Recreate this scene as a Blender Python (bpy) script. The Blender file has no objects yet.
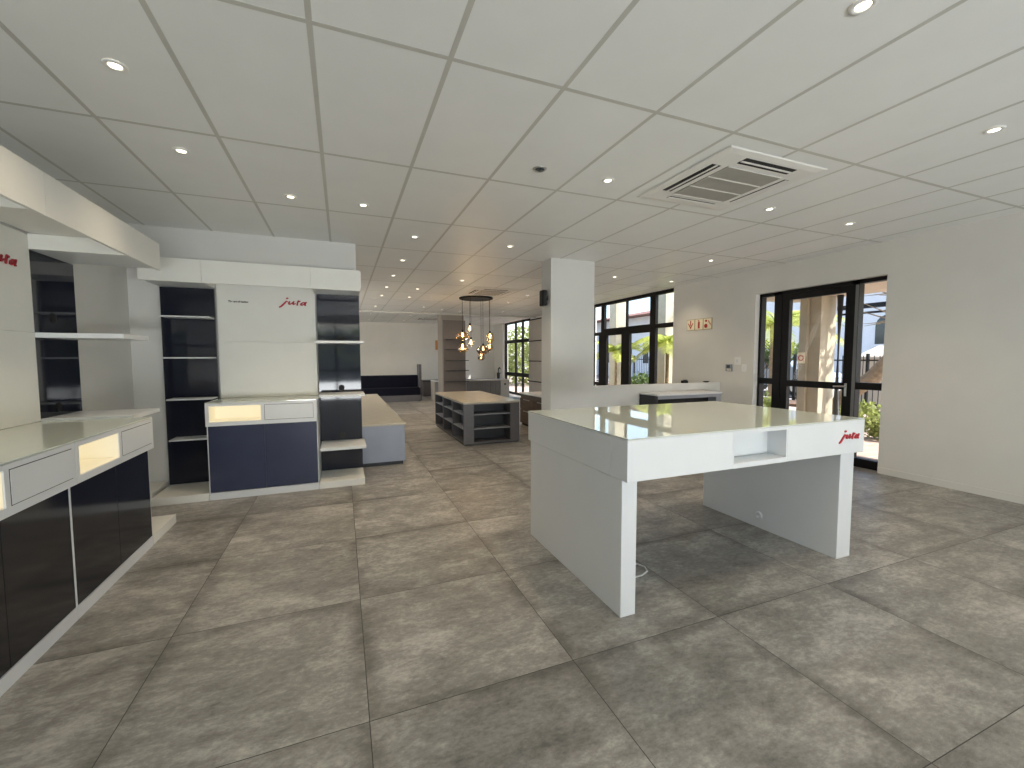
import bpy, bmesh, math, random
from mathutils import Vector, Matrix
random.seed(7)
S = bpy.context.scene
COL = S.collection
PI = math.pi

# ------------------------------------------------------------------ materials
def _new(name):
    m = bpy.data.materials.new(name); m.use_nodes = True
    nt = m.node_tree
    return m, nt, nt.nodes['Principled BSDF']

def srgb(r, g, b):
    f = lambda c: (c/255/12.92) if c/255 <= 0.04045 else ((c/255+0.055)/1.055)**2.4
    return (f(r), f(g), f(b), 1.0)

def mat(name, col, rough=0.5, var=0.06, scale=6.0, metal=0.0, bump=0.0, bscale=80.0, spec=0.5, stretch=None, coat=0.0):
    """plain surface with slight procedural variation of tone"""
    m, nt, b = _new(name)
    tc = nt.nodes.new('ShaderNodeTexCoord'); mp = nt.nodes.new('ShaderNodeMapping')
    nt.links.new(tc.outputs['Object'], mp.inputs[0])
    if stretch: mp.inputs['Scale'].default_value = stretch
    no = nt.nodes.new('ShaderNodeTexNoise'); no.inputs['Scale'].default_value = scale; no.inputs['Detail'].default_value = 5
    nt.links.new(mp.outputs[0], no.inputs['Vector'])
    rp = nt.nodes.new('ShaderNodeValToRGB')
    rp.color_ramp.elements[0].position = 0.3; rp.color_ramp.elements[1].position = 0.7
    rp.color_ramp.elements[0].color = tuple(c*(1-var) for c in col[:3])+(1,)
    rp.color_ramp.elements[1].color = tuple(min(1, c*(1+var)) for c in col[:3])+(1,)
    nt.links.new(no.outputs[0], rp.inputs[0]); nt.links.new(rp.outputs[0], b.inputs['Base Color'])
    b.inputs['Roughness'].default_value = rough; b.inputs['Metallic'].default_value = metal
    b.inputs['Specular IOR Level'].default_value = spec
    if coat: b.inputs['Coat Weight'].default_value = coat; b.inputs['Coat Roughness'].default_value = 0.03
    if bump:
        n2 = nt.nodes.new('ShaderNodeTexNoise'); n2.inputs['Scale'].default_value = bscale; n2.inputs['Detail'].default_value = 4
        nt.links.new(tc.outputs['Object'], n2.inputs['Vector'])
        bp = nt.nodes.new('ShaderNodeBump'); bp.inputs['Strength'].default_value = bump; bp.inputs['Distance'].default_value = 0.01
        nt.links.new(n2.outputs[0], bp.inputs['Height']); nt.links.new(bp.outputs[0], b.inputs['Normal'])
    return m

def emit(name, col, strength, var=0.0):
    m, nt, b = _new(name)
    b.inputs['Base Color'].default_value = col
    b.inputs['Emission Color'].default_value = col
    b.inputs['Emission Strength'].default_value = strength
    if var:
        tc = nt.nodes.new('ShaderNodeTexCoord'); no = nt.nodes.new('ShaderNodeTexNoise'); no.inputs['Scale'].default_value = 3
        nt.links.new(tc.outputs['Object'], no.inputs['Vector'])
        mr = nt.nodes.new('ShaderNodeMapRange'); mr.inputs['To Min'].default_value = strength*(1-var); mr.inputs['To Max'].default_value = strength*(1+var)
        nt.links.new(no.outputs[0], mr.inputs[0]); nt.links.new(mr.outputs[0], b.inputs['Emission Strength'])
    return m

def clear_glass(name, tint=(1, 1, 1, 1), refl=0.06, rough=0.0):
    m = bpy.data.materials.new(name); m.use_nodes = True; nt = m.node_tree; nt.nodes.clear()
    out = nt.nodes.new('ShaderNodeOutputMaterial'); mx = nt.nodes.new('ShaderNodeMixShader')
    tr = nt.nodes.new('ShaderNodeBsdfTransparent'); tr.inputs[0].default_value = tint
    gl = nt.nodes.new('ShaderNodeBsdfGlossy'); gl.inputs['Roughness'].default_value = rough
    lw = nt.nodes.new('ShaderNodeFresnel'); lw.inputs[0].default_value = 1.45
    ad = nt.nodes.new('ShaderNodeMath'); ad.operation = 'MULTIPLY_ADD'; ad.inputs[1].default_value = 0.4; ad.inputs[2].default_value = max(0, refl-.06)*.4
    ge = nt.nodes.new('ShaderNodeNewGeometry'); iv = nt.nodes.new('ShaderNodeMath'); iv.operation = 'SUBTRACT'; iv.inputs[0].default_value = 1.0
    nt.links.new(ge.outputs['Backfacing'], iv.inputs[1]); mu = nt.nodes.new('ShaderNodeMath'); mu.operation = 'MULTIPLY'
    nt.links.new(lw.outputs[0], mu.inputs[0]); nt.links.new(iv.outputs[0], mu.inputs[1]); nt.links.new(mu.outputs[0], ad.inputs[0]); nt.links.new(ad.outputs[0], mx.inputs[0])
    nt.links.new(tr.outputs[0], mx.inputs[1]); nt.links.new(gl.outputs[0], mx.inputs[2]); nt.links.new(mx.outputs[0], out.inputs[0])
    return m

M = {}
M['wall'] = mat('painted plaster', (0.70, 0.685, 0.64, 1), 0.85, 0.03, 2.0, bump=0.05, bscale=120)
M['wall_cool'] = mat('painted plaster cool', (0.65, 0.645, 0.62, 1), 0.85, 0.03, 2.0, bump=0.05, bscale=120)
M['tile'] = mat('ceiling board', (0.83, 0.84, 0.825, 1), 0.42, 0.015, 4.0, bump=0.03, bscale=150, spec=0.35)
M['tbar'] = mat('ceiling bar', (0.55, 0.545, 0.50, 1), 0.35, 0.03, 5.0)
M['white'] = mat('white laminate', (0.67, 0.69, 0.705, 1), 0.35, 0.015, 3.0, spec=0.35)
M['cream'] = mat('white board', (0.76, 0.755, 0.71, 1), 0.45, 0.02, 3.0, spec=0.3)
M['gap'] = mat('dark gap', (0.03, 0.03, 0.03, 1), 0.8)
M['topglass'] = mat('pale glass worktop', (0.62, 0.66, 0.60, 1), 0.025, 0.01, 2.0, spec=0.85)
M['darkglass'] = mat('black gloss back panel', (0.014, 0.016, 0.026, 1), 0.05, 0.1, 2.0, spec=0.42)
M['skytintdoor'] = mat('gloss door with painted sky blue', (0.034, 0.042, 0.085, 1), 0.12, 0.1, 2.0, spec=0.55)  # blue stands for reflected sky, put into the base colour
M['black'] = mat('black plastic', (0.006, 0.006, 0.0065, 1), 0.5, 0.1, spec=0.25)
M['frame'] = mat('black window aluminium', (0.007, 0.0065, 0.0065, 1), 0.45, 0.1, spec=0.2)
M['framegrey'] = mat('grey aluminium', (0.16, 0.16, 0.16, 1), 0.4, 0.05)
M['red'] = mat('red letter', (0.42, 0.012, 0.025, 1), 0.35, 0.05)
M['redsign'] = mat('red sign ink', (0.45, 0.02, 0.015, 1), 0.5, 0.05)
M['signface'] = mat('cream sign face', (0.85, 0.78, 0.58, 1), 0.4, 0.03)
M['gold'] = mat('brass sign edge', (0.34, 0.27, 0.12, 1), 0.4, 0.05)
M['chrome'] = mat('brushed steel', (0.6, 0.6, 0.6, 1), 0.3, 0.03, metal=1.0)
M['grey'] = mat('mid grey laminate', (0.115, 0.112, 0.12, 1), 0.45, 0.05, 4)
M['greylight'] = mat('light grey laminate', (0.27, 0.28, 0.31, 1), 0.45, 0.05, 4)
M['benchside'] = mat('blue grey laminate', (0.30, 0.34, 0.43, 1), 0.45, 0.04, 4)
M['charcoal'] = mat('charcoal board', (0.035, 0.037, 0.043, 1), 0.5, 0.06, 4)
M['stone'] = mat('pale stone top', (0.47, 0.43, 0.35, 1), 0.25, 0.05, 9)
M['whitestone'] = mat('white stone top', (0.74, 0.73, 0.71, 1), 0.25, 0.04, 9)
M['brownwood'] = mat('brown wood', (0.105, 0.078, 0.062, 1), 0.5, 0.25, 5, stretch=(1, 1, 14))
M['greywood'] = mat('grey brown board', (0.155, 0.135, 0.125, 1), 0.5, 0.08, 5, stretch=(2, 2, 10))
M['beigeboard'] = mat('beige clad panel', (0.42, 0.385, 0.34, 1), 0.5, 0.04, 5)
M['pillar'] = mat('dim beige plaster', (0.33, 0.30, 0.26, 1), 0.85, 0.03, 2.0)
M['navy'] = mat('navy fabric', (0.004, 0.005, 0.013, 1), 0.85, 0.1, 40, bump=0.1, bscale=300, spec=0.2)
M['oak'] = mat('orange wood', (0.50, 0.24, 0.09, 1), 0.5, 0.1, 6, stretch=(1, 1, 8))
M['ac'] = mat('white ac plastic', (0.80, 0.79, 0.76, 1), 0.4, 0.01)
M['acgrille'] = mat('grey ac grille', (0.36, 0.345, 0.315, 1), 0.6, 0.05)
M['slot'] = mat('black slot', (0.01, 0.01, 0.01, 1), 0.7)
M['ink'] = mat('dark ink', (0.03, 0.03, 0.03, 1), 0.6)
M['lamp'] = emit('downlight lens', (1.0, 0.88, 0.68, 1), 4.0)
M['bulb'] = emit('glowing bulb', (1.0, 0.80, 0.50, 1), 5.0)
M['led'] = emit('glowing led panel', (1.0, 0.83, 0.52, 1), 0.50, 0.14)
M['led'].node_tree.nodes['Principled BSDF'].inputs['Base Color'].default_value = (.35, .33, .28, 1)
M['screen'] = mat('dark lcd', (0.03, 0.04, 0.05, 1), 0.2)
M['pane'] = clear_glass('window pane')
M['amber'] = clear_glass('amber lamp glass', (0.90, 0.72, 0.45, 1), 0.5, 0.05)
M['smoke'] = clear_glass('smoked lamp glass', (0.45, 0.36, 0.28, 1), 0.5, 0.03)
M['clearlamp'] = clear_glass('clear lamp glass', (0.98, 0.95, 0.9, 1), 0.3, 0.02)
M['linerglow'] = emit('white lining with added glow', (1.0, 0.83, 0.52, 1), 0.20, 0.1)  # lining is no lamp; light from the panel put in as emission
M['linerglow'].node_tree.nodes['Principled BSDF'].inputs['Base Color'].default_value = (.7, .68, .6, 1)
# outdoors
M['render'] = mat('beige plaster column', (0.42, 0.385, 0.29, 1), 0.9, 0.08, 5, bump=0.3, bscale=60)
M['soffit'] = mat('beige soffit', (0.62, 0.55, 0.44, 1), 0.9, 0.05, 4)
M['house'] = mat('white house plaster', (0.72, 0.72, 0.72, 1), 0.9, 0.04, 2)
M['redroof'] = mat('red roof tile', (0.20, 0.10, 0.075, 1), 0.8, 0.3, 12, stretch=(1, 8, 1))
M['bark'] = mat('bark', (0.27, 0.20, 0.13, 1), 0.9, 0.25, 12, bump=0.6, bscale=25)
M['leaf'] = mat('bright leaf', (0.26, 0.30, 0.09, 1), 0.55, 0.35, 20)
M['palm'] = mat('palm leaf', (0.42, 0.48, 0.10, 1), 0.5, 0.35, 15)
M['palmdark'] = mat('dark palm leaf', (0.10, 0.14, 0.04, 1), 0.5, 0.35, 15)
M['hedge'] = mat('hedge leaf', (0.085, 0.13, 0.03, 1), 0.6, 0.4, 18)
M['blackdoor'] = mat('black gloss door', (0.010, 0.011, 0.016, 1), 0.1, 0.1, 2.0, spec=0.45)
M['carpaint'] = mat('silver blue paint', (0.30, 0.38, 0.47, 1), 0.25, 0.03, spec=0.7, coat=0.8)
M['carglass'] = mat('car glass', (0.03, 0.04, 0.05, 1), 0.08)
M['tyre'] = mat('tyre rubber', (0.02, 0.02, 0.02, 1), 0.8)
M['road'] = mat('asphalt', (0.30, 0.29, 0.28, 1), 0.9, 0.1, 10)
M['soil'] = mat('garden soil', (0.16, 0.10, 0.07, 1), 0.95, 0.2, 12)
M['lawn'] = mat('lawn', (0.16, 0.22, 0.06, 1), 0.95, 0.3, 9)
M['drain'] = mat('dark drain pipe', (0.07, 0.075, 0.08, 1), 0.5)

for k_ in ('leaf', 'palm', 'palmdark', 'hedge'):
    nt_ = M[k_].node_tree; p_ = nt_.nodes['Principled BSDF']; o_ = nt_.nodes['Material Output']
    tl_ = nt_.nodes.new('ShaderNodeBsdfTranslucent'); mx_ = nt_.nodes.new('ShaderNodeMixShader'); mx_.inputs[0].default_value = .5
    nt_.links.new(p_.inputs['Base Color'].links[0].from_socket, tl_.inputs[0])
    nt_.links.new(p_.outputs[0], mx_.inputs[1]); nt_.links.new(tl_.outputs[0], mx_.inputs[2]); nt_.links.new(mx_.outputs[0], o_.inputs[0])

def floor_mat():
    m, nt, b = _new('concrete look floor tile')
    L = nt.links.new
    tc = nt.nodes.new('ShaderNodeTexCoord')
    mp = nt.nodes.new('ShaderNodeMapping'); mp.inputs['Location'].default_value = (-0.067+0.0015, -1.68+0.0015, 0)
    L(tc.outputs['Object'], mp.inputs[0])
    br = nt.nodes.new('ShaderNodeTexBrick'); br.offset = 0.0; br.squash = 1.0
    br.inputs['Scale'].default_value = 1.0; br.inputs['Brick Width'].default_value = 0.908; br.inputs['Row Height'].default_value = 0.912
    br.inputs['Mortar Size'].default_value = 0.0018; br.inputs['Mortar Smooth'].default_value = 0.1; br.inputs['Bias'].default_value = 0
    br.inputs['Color1'].default_value = (0, 0, 0, 1); br.inputs['Color2'].default_value = (1, 1, 1, 1); br.inputs['Mortar'].default_value = (0.5, 0.5, 0.5, 1)
    L(mp.outputs[0], br.inputs['Vector'])
    # per-tile shift of the noise so that the clouding breaks at every joint
    sep = nt.nodes.new('ShaderNodeSeparateXYZ'); L(mp.outputs[0], sep.inputs[0])
    def fl(sock, d):
        a = nt.nodes.new('ShaderNodeMath'); a.operation = 'DIVIDE'; a.inputs[1].default_value = d; L(sock, a.inputs[0])
        f = nt.nodes.new('ShaderNodeMath'); f.operation = 'FLOOR'; L(a.outputs[0], f.inputs[0]); return f.outputs[0]
    cb = nt.nodes.new('ShaderNodeCombineXYZ'); L(fl(sep.outputs[0], 0.908), cb.inputs[0]); L(fl(sep.outputs[1], 0.912), cb.inputs[1])
    wn = nt.nodes.new('ShaderNodeTexWhiteNoise'); wn.noise_dimensions = '3D'; L(cb.outputs[0], wn.inputs['Vector'])
    sc = nt.nodes.new('ShaderNodeVectorMath'); sc.operation = 'MULTIPLY_ADD'; sc.inputs[1].default_value = (9, 9, 9)
    L(wn.outputs['Color'], sc.inputs[0]); L(mp.outputs[0], sc.inputs[2])
    st = nt.nodes.new('ShaderNodeMapping'); st.inputs['Scale'].default_value = (0.7, 1.25, 1); L(sc.outputs[0], st.inputs[0])
    n1 = nt.nodes.new('ShaderNodeTexNoise'); n1.inputs['Scale'].default_value = 2.1; n1.inputs['Detail'].default_value = 10; n1.inputs['Roughness'].default_value = 0.68; n1.inputs['Distortion'].default_value = 0.6
    n2 = nt.nodes.new('ShaderNodeTexNoise'); n2.inputs['Scale'].default_value = 38; n2.inputs['Detail'].default_value = 8; n2.inputs['Roughness'].default_value = 0.75
    L(st.outputs[0], n1.inputs['Vector']); L(st.outputs[0], n2.inputs['Vector'])
    n3 = nt.nodes.new('ShaderNodeTexNoise'); n3.inputs['Scale'].default_value = 7.5; n3.inputs['Detail'].default_value = 9; n3.inputs['Roughness'].default_value = 0.72; n3.inputs['Distortion'].default_value = 0.3
    L(st.outputs[0], n3.inputs['Vector'])
    def mad(a, k, b_, c_):
        q = nt.nodes.new('ShaderNodeMath'); q.operation = 'MULTIPLY_ADD'; q.inputs[1].default_value = k
        L(a, q.inputs[0])
        if b_ is None: q.inputs[2].default_value = c_
        else: L(b_, q.inputs[2])
        return q.outputs[0]
    v = mad(n1.outputs[0], .40, None, 0.0); v = mad(n3.outputs[0], .30, v, 0); v = mad(n2.outputs[0], .30, v, 0)
    r1 = nt.nodes.new('ShaderNodeValToRGB')
    e = r1.color_ramp.elements
    e[0].position = 0.37; e[0].color = (0.108, 0.103, 0.096, 1)
    e[1].position = 0.64; e[1].color = (0.57, 0.55, 0.515, 1)
    x = e.new(0.5); x.color = (0.272, 0.261, 0.243, 1)
    L(v, r1.inputs[0]); mx = r1
    be = nt.nodes.new('ShaderNodeTexBrick'); be.offset = 0.0
    be.inputs['Scale'].default_value = 1.0; be.inputs['Brick Width'].default_value = 0.908; be.inputs['Row Height'].default_value = 0.912
    be.inputs['Mortar Size'].default_value = 0.10; be.inputs['Mortar Smooth'].default_value = 1.0
    L(mp.outputs[0], be.inputs['Vector'])
    ed = nt.nodes.new('ShaderNodeMath'); ed.operation = 'MULTIPLY'; L(be.outputs['Fac'], ed.inputs[0])
    n4 = nt.nodes.new('ShaderNodeTexNoise'); n4.inputs['Scale'].default_value = 1.6; n4.inputs['Detail'].default_value = 4; L(st.outputs[0], n4.inputs['Vector'])
    m4 = nt.nodes.new('ShaderNodeMapRange'); m4.inputs['From Min'].default_value = .42; m4.inputs['From Max'].default_value = .62; L(n4.outputs[0], m4.inputs[0]); L(m4.outputs[0], ed.inputs[1])
    dk = nt.nodes.new('ShaderNodeMixRGB'); dk.blend_type = 'MULTIPLY'; dk.inputs[2].default_value = (.55, .54, .53, 1)
    L(ed.outputs[0], dk.inputs[0]); L(r1.outputs[0], dk.inputs[1]); mx = dk
    tv = nt.nodes.new('ShaderNodeMapRange'); tv.inputs['To Min'].default_value = 0.90; tv.inputs['To Max'].default_value = 1.12
    L(wn.outputs['Value'], tv.inputs[0])
    ml = nt.nodes.new('ShaderNodeMixRGB'); ml.blend_type = 'MULTIPLY'; ml.inputs[0].default_value = 1
    L(mx.outputs[0], ml.inputs[1]); L(tv.outputs[0], ml.inputs[2])
    gm = nt.nodes.new('ShaderNodeMixRGB'); gm.inputs[2].default_value = (0.02, 0.019, 0.017, 1)
    L(br.outputs['Fac'], gm.inputs[0]); L(ml.outputs[0], gm.inputs[1])
    L(gm.outputs[0], b.inputs['Base Color'])
    rr = nt.nodes.new('ShaderNodeMapRange'); rr.inputs['To Min'].default_value = 0.30; rr.inputs['To Max'].default_value = 0.52
    L(n1.outputs[0], rr.inputs[0]); L(rr.outputs[0], b.inputs['Roughness'])
    bp = nt.nodes.new('ShaderNodeBump'); bp.inputs['Strength'].default_value = 0.15; bp.inputs['Distance'].default_value = 0.001; bp.invert = True
    L(br.outputs['Fac'], bp.inputs['Height']); L(bp.outputs[0], b.inputs['Normal'])
    b.inputs['Specular IOR Level'].default_value = 0.5
    return m
M['floor'] = floor_mat()

def paving_mat():
    m, nt, b = _new('brick paving'); L = nt.links.new
    tc = nt.nodes.new('ShaderNodeTexCoord')
    br = nt.nodes.new('ShaderNodeTexBrick'); br.inputs['Scale'].default_value = 1; br.inputs['Brick Width'].default_value = 0.2; br.inputs['Row Height'].default_value = 0.1
    br.inputs['Mortar Size'].default_value = 0.004
    br.inputs['Color1'].default_value = (0.33, 0.245, 0.205, 1); br.inputs['Color2'].default_value = (0.42, 0.34, 0.29, 1); br.inputs['Mortar'].default_value = (0.25, 0.2, 0.17, 1)
    L(tc.outputs['Object'], br.inputs['Vector']); L(br.outputs[0], b.inputs['Base Color']); b.inputs['Roughness'].default_value = 0.9
    return m
M['paving'] = paving_mat()

# ------------------------------------------------------------------ mesh helpers
def box(bm, x0, x1, y0, y1, z0, z1, bev=0.0, seg=2):
    x0, x1 = min(x0, x1), max(x0, x1); y0, y1 = min(y0, y1), max(y0, y1); z0, z1 = min(z0, z1), max(z0, z1)
    v = [bm.verts.new(p) for p in ((x0,y0,z0),(x1,y0,z0),(x1,y1,z0),(x0,y1,z0),(x0,y0,z1),(x1,y0,z1),(x1,y1,z1),(x0,y1,z1))]
    fs = [bm.faces.new([v[i] for i in q]) for q in ((3,2,1,0),(4,5,6,7),(0,1,5,4),(1,2,6,5),(2,3,7,6),(3,0,4,7))]
    if bev:
        es = list({e for f in fs for e in f.edges})
        bmesh.ops.bevel(bm, geom=es, offset=bev, segments=seg, affect='EDGES', profile=0.5)

def cyl(bm, c, axis, r, h, seg=24, r2=None, cap=True):
    """cylinder from c along axis ('x','y','z' or vector) with length h"""
    ax = {'x': Vector((1,0,0)), 'y': Vector((0,1,0)), 'z': Vector((0,0,1))}.get(axis, None) if isinstance(axis, str) else Vector(axis).normalized()
    q = Vector((0,0,1)).rotation_difference(ax).to_matrix()
    r2 = r if r2 is None else r2
    a = [bm.verts.new(Vector(c)+q@Vector((r*math.cos(t), r*math.sin(t), 0))) for t in [2*PI*i/seg for i in range(seg)]]
    b = [bm.verts.new(Vector(c)+q@Vector((r2*math.cos(t), r2*math.sin(t), h))) for t in [2*PI*i/seg for i in range(seg)]]
    for i in range(seg):
        j = (i+1) % seg; bm.faces.new((a[i], a[j], b[j], b[i]))
    if cap: bm.faces.new(a[::-1]); bm.faces.new(b)

def lathe(bm, c, prof, seg=24):
    rings = []
    for r, z in prof:
        if r < 1e-6: rings.append([bm.verts.new((c[0], c[1], c[2]+z))])
        else: rings.append([bm.verts.new((c[0]+r*math.cos(2*PI*i/seg), c[1]+r*math.sin(2*PI*i/seg), c[2]+z)) for i in range(seg)])
    for A, B in zip(rings, rings[1:]):
        for i in range(seg):
            j = (i+1) % seg
            if len(A) == 1 and len(B) == 1: continue
            if len(A) == 1: bm.faces.new((A[0], B[i], B[j]))
            elif len(B) == 1: bm.faces.new((A[i], A[j], B[0]))
            else: bm.faces.new((A[i], A[j], B[j], B[i]))

def tube(bm, pts, rad, seg=8):
    pts = [Vector(p) for p in pts]; n = len(pts)
    rad = rad if isinstance(rad, (list, tuple)) else [rad]*n
    rings = []; up = Vector((0, 0, 1))
    for i, p in enumerate(pts):
        d = (pts[min(i+1, n-1)]-pts[max(i-1, 0)]).normalized()
        s = d.cross(up)
        if s.length < 1e-3: s = d.cross(Vector((0, 1, 0)))
        s.normalize(); t = s.cross(d).normalized()
        rings.append([bm.verts.new(p+rad[i]*(s*math.cos(2*PI*k/seg)+t*math.sin(2*PI*k/seg))) for k in range(seg)])
    for A, B in zip(rings, rings[1:]):
        for i in range(seg):
            j = (i+1) % seg; bm.faces.new((A[i], A[j], B[j], B[i]))
    bm.faces.new(rings[0][::-1]); bm.faces.new(rings[-1])

def BM(): return bmesh.new()

def obj(name, bm, m, parent=None, smooth=False, **props):
    bmesh.ops.recalc_face_normals(bm, faces=bm.faces[:])
    me = bpy.data.meshes.new(name); bm.to_mesh(me); bm.free()
    for x in (m if isinstance(m, (list, tuple)) else [m]): me.materials.append(x)
    o = bpy.data.objects.new(name, me); COL.objects.link(o)
    if smooth:
        for p in me.polygons: p.use_smooth = True
    if parent is not None:
        o.parent = parent
        o.matrix_parent_inverse = Matrix.Translation(-wloc(parent))
    for k, v in props.items(): o[k] = v
    return o

def wloc(o):
    return Vector(o.location)+(wloc(o.parent)+o.matrix_parent_inverse.translation if o.parent else Vector((0, 0, 0)))

def bobj(name, m, parent, *boxes, bev=0.0, **props):
    """object from a list of boxes (x0,x1,y0,y1,z0,z1)"""
    bm = BM()
    for b in boxes: box(bm, *b[:6], bev=bev)
    return obj(name, bm, m, parent, **props)

def thing(name, label, cat, loc, group=None):
    o = bpy.data.objects.new(name, None); COL.objects.link(o); o.location = loc; o.empty_display_size = 0.05
    o['label'] = label; o['category'] = cat
    if group: o['group'] = group
    return o

def tag(o, label, cat, group=None):
    o['label'] = label; o['category'] = cat
    if group: o['group'] = group
    return o

def struct(name, bm, m, label=None, cat=None, parent=None):
    o = obj(name, bm, m, parent); o['kind'] = 'structure'
    if label: o['label'] = label
    if cat: o['category'] = cat
    return o

def sbox(name, m, label, cat, *boxes, parent=None):
    bm = BM()
    for b in boxes: box(bm, *b[:6])
    return struct(name, bm, m, label, cat, parent)

# ------------------------------------------------------------------ key dimensions (metres)
CE = 2.79            # ceiling
XW = 6.06            # right wall face
XG = 6.20            # plane of the window frames
XL = -2.02           # left wall face
YP = 5.56            # face of the partition behind the display
YB = 17.3            # back wall
YR = -4.0            # wall behind the camera

# ------------------------------------------------------------------ shell
bm = BM(); box(bm, -4.2, 6.3, YR-0.15, YB+0.2, -0.12, 0.0)
struct('floor', bm, M['floor'], 'brown grey concrete look floor tiles laid in a square grid', 'floor')
bm = BM(); box(bm, -4.2, 6.3, YR-0.15, YB+0.2, CE, CE+0.12)
ceil = struct('ceiling', bm, M['tile'], 'white suspended ceiling of rectangular boards in a grid', 'ceiling')
bm = BM()
x = -0.09-0.588*7
while x < XG:
    box(bm, x-0.012, x+0.012, YR, YB, CE-0.0012, CE-0.0004); x += 0.588
y = 2.005-1.2*5
while y < YB:
    box(bm, -4.1, XG, y-0.012, y+0.012, CE-0.0014, CE-0.0005); y += 1.2
struct('ceiling_trim', bm, M['tbar'], None, None, ceil)
sbox('trim_1', M['tbar'], 'thin dark cross strip on the ceiling in front of the far back wall', 'trim', (-3.0, XW, 13.05, 13.13, CE-0.05, CE-0.005))

# right wall: solid, door opening y 3.13..4.87 z 0..2.39, wall up to 6.66, window 6.66..9.75, pier, window 13.5..16.25, wall
DT = 2.40
sbox('wall_right', M['wall'], 'pale beige wall on the right around the glass entrance door', 'wall',
     (XW, XW+0.24, YR, 3.13, 0, CE), (XW, XW+0.24, 4.87, 6.66, 0, CE), (XW, XW+0.24, 3.13, 4.87, DT, CE),
     (XW, XW+0.24, 9.75, 13.5, 0, CE), (XW, XW+0.24, 16.25, YB, 0, CE))
sbox('wall_back', M['wall'], 'cream wall at the far end of the room', 'wall', (-3.2, XG+0.1, YB, YB+0.15, 0, CE))
sbox('wall_left', M['wall_cool'], 'grey white wall behind the left display unit', 'wall', (XL-0.15, XL, YR, YP, 0, CE))
sbox('wall_partition', M['wall_cool'], 'grey white partition behind the display unit that ends beside the bench', 'wall', (-3.2, 0.185, YP, YP+0.15, 0, CE))
sbox('wall_far_left', M['wall'], 'cream side wall of the far room behind the partition', 'wall', (-3.2, -3.05, YP+0.15, 7.4, 0, CE), (-3.2, -3.05, 13.6, YB, 0, CE), (-3.2, -3.05, 7.4, 13.6, 2.6, CE))
# wall behind the camera with a wide glazed front
sbox('wall_front', M['wall'], 'wall behind the viewpoint around the shop front glazing', 'wall',
     (XL, -1.6, YR-0.15, YR, 0, CE), (5.6, XG+0.1, YR-0.15, YR, 0, CE), (-1.6, 5.6, YR-0.15, YR, 2.6, CE))
bm = BM()
for xx in (-1.6, -0.2, 1.3, 2.8, 4.3, 5.54): box(bm, xx, xx+0.07, YR-0.12, YR-0.04, 0, 2.6)
for z0, z1 in ((0, .08), (0.98, 1.05), (2.05, 2.12), (2.53, 2.6)): box(bm, -1.6, 5.6, YR-0.115, YR-0.045, z0, z1)
w3 = struct('window_3', bm, M['frame'], 'black framed shop front glazing behind the viewpoint', 'window')
bobj('pane', M['pane'], w3, (-1.55, 5.55, YR-0.082, YR-0.078, 0.05, 2.56))['kind'] = 'structure'

bm = BM()
for yy_ in (7.4, 9.4, 11.5, 13.53): box(bm, -3.17, -3.09, yy_, yy_+.07, 0, 2.6)
for z0, z1 in ((0, .08), (2.53, 2.6)): box(bm, -3.165, -3.095, 7.4, 13.6, z0, z1)
w4 = struct('added_window_4', bm, M['frame'], 'black framed side glazing of the far room, added out of view to let in light', 'window')  # added unseen window, lets fill light into the far room
bobj('pane', M['pane'], w4, (-3.132, -3.128, 7.45, 13.55, 0.05, 2.56))['kind'] = 'structure'
bm = BM(); box(bm, -30, -4.21, YR, 40, -.16, -.05); struct('path', bm, M['road'], 'pavement beside the added far room glazing', 'path')

sbox('baseboard_right', M['wall'], 'low painted baseboard along the right wall', 'baseboard', (XW-0.014, XW-0.001, YR+0.01, 3.125, 0, 0.075), (XW-0.014, XW-0.001, 4.875, 5.49, 0, 0.075))

# column and half wall
sbox('column', M['wall_cool'], 'white square column standing behind the display table', 'column', (2.71, 3.41, 5.345, 5.64, 0, CE))
sbox('wall_low', M['wall_cool'], 'white half wall between the column and the right wall', 'wall', (3.412, XW-0.002, 5.505, 5.62, 0, 0.985))

# far windows
def window_frame(name, label, y0, y1, uprights, rails, thin, panes):
    bm = BM()
    for (a, b, z0, z1) in uprights: box(bm, XG-0.035, XG+0.035, a, b, z0, z1)
    for (a, b, z0, z1) in rails: box(bm, XG-0.04, XG+0.04, a, b, z0, z1)
    for (a, b, z0, z1) in thin: box(bm, XG-0.02, XG+0.02, a, b, z0, z1)
    w = struct(name, bm, M['frame'], label, 'window')
    for (a, b, z0, z1) in panes:
        p = bobj('pane', M['pane'], w, (XG-0.003, XG+0.003, a, b, z0, z1)); p['kind'] = 'structure'
    return w
window_frame('window_1', 'tall black framed window and glass doors behind the half wall', 6.66, 9.75,
    [(6.66, 6.72, 0, CE), (7.30, 7.48, 0, CE), (9.10, 9.44, 0, 2.0), (9.20, 9.34, 2.0, CE), (9.70, 9.75, 0, CE), (8.18, 8.48, 0, 2.0)],
    [(6.66, 9.75, 2.72, CE), (6.66, 7.30, 2.03, 2.12), (7.4, 9.3, 1.96, 2.13), (9.3, 9.75, 1.98, 2.06), (6.66, 9.75, 0, .1), (9.3, 9.75, .7, .78)],
    [(8.28, 8.34, 2.1, 2.75)],
    [(6.70, 7.32, .05, 2.75), (7.46, 8.2, .05, 2.0), (8.46, 9.12, .05, 2.0), (7.46, 9.22, 2.1, 2.75), (9.42, 9.72, .05, 2.75)])
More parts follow.
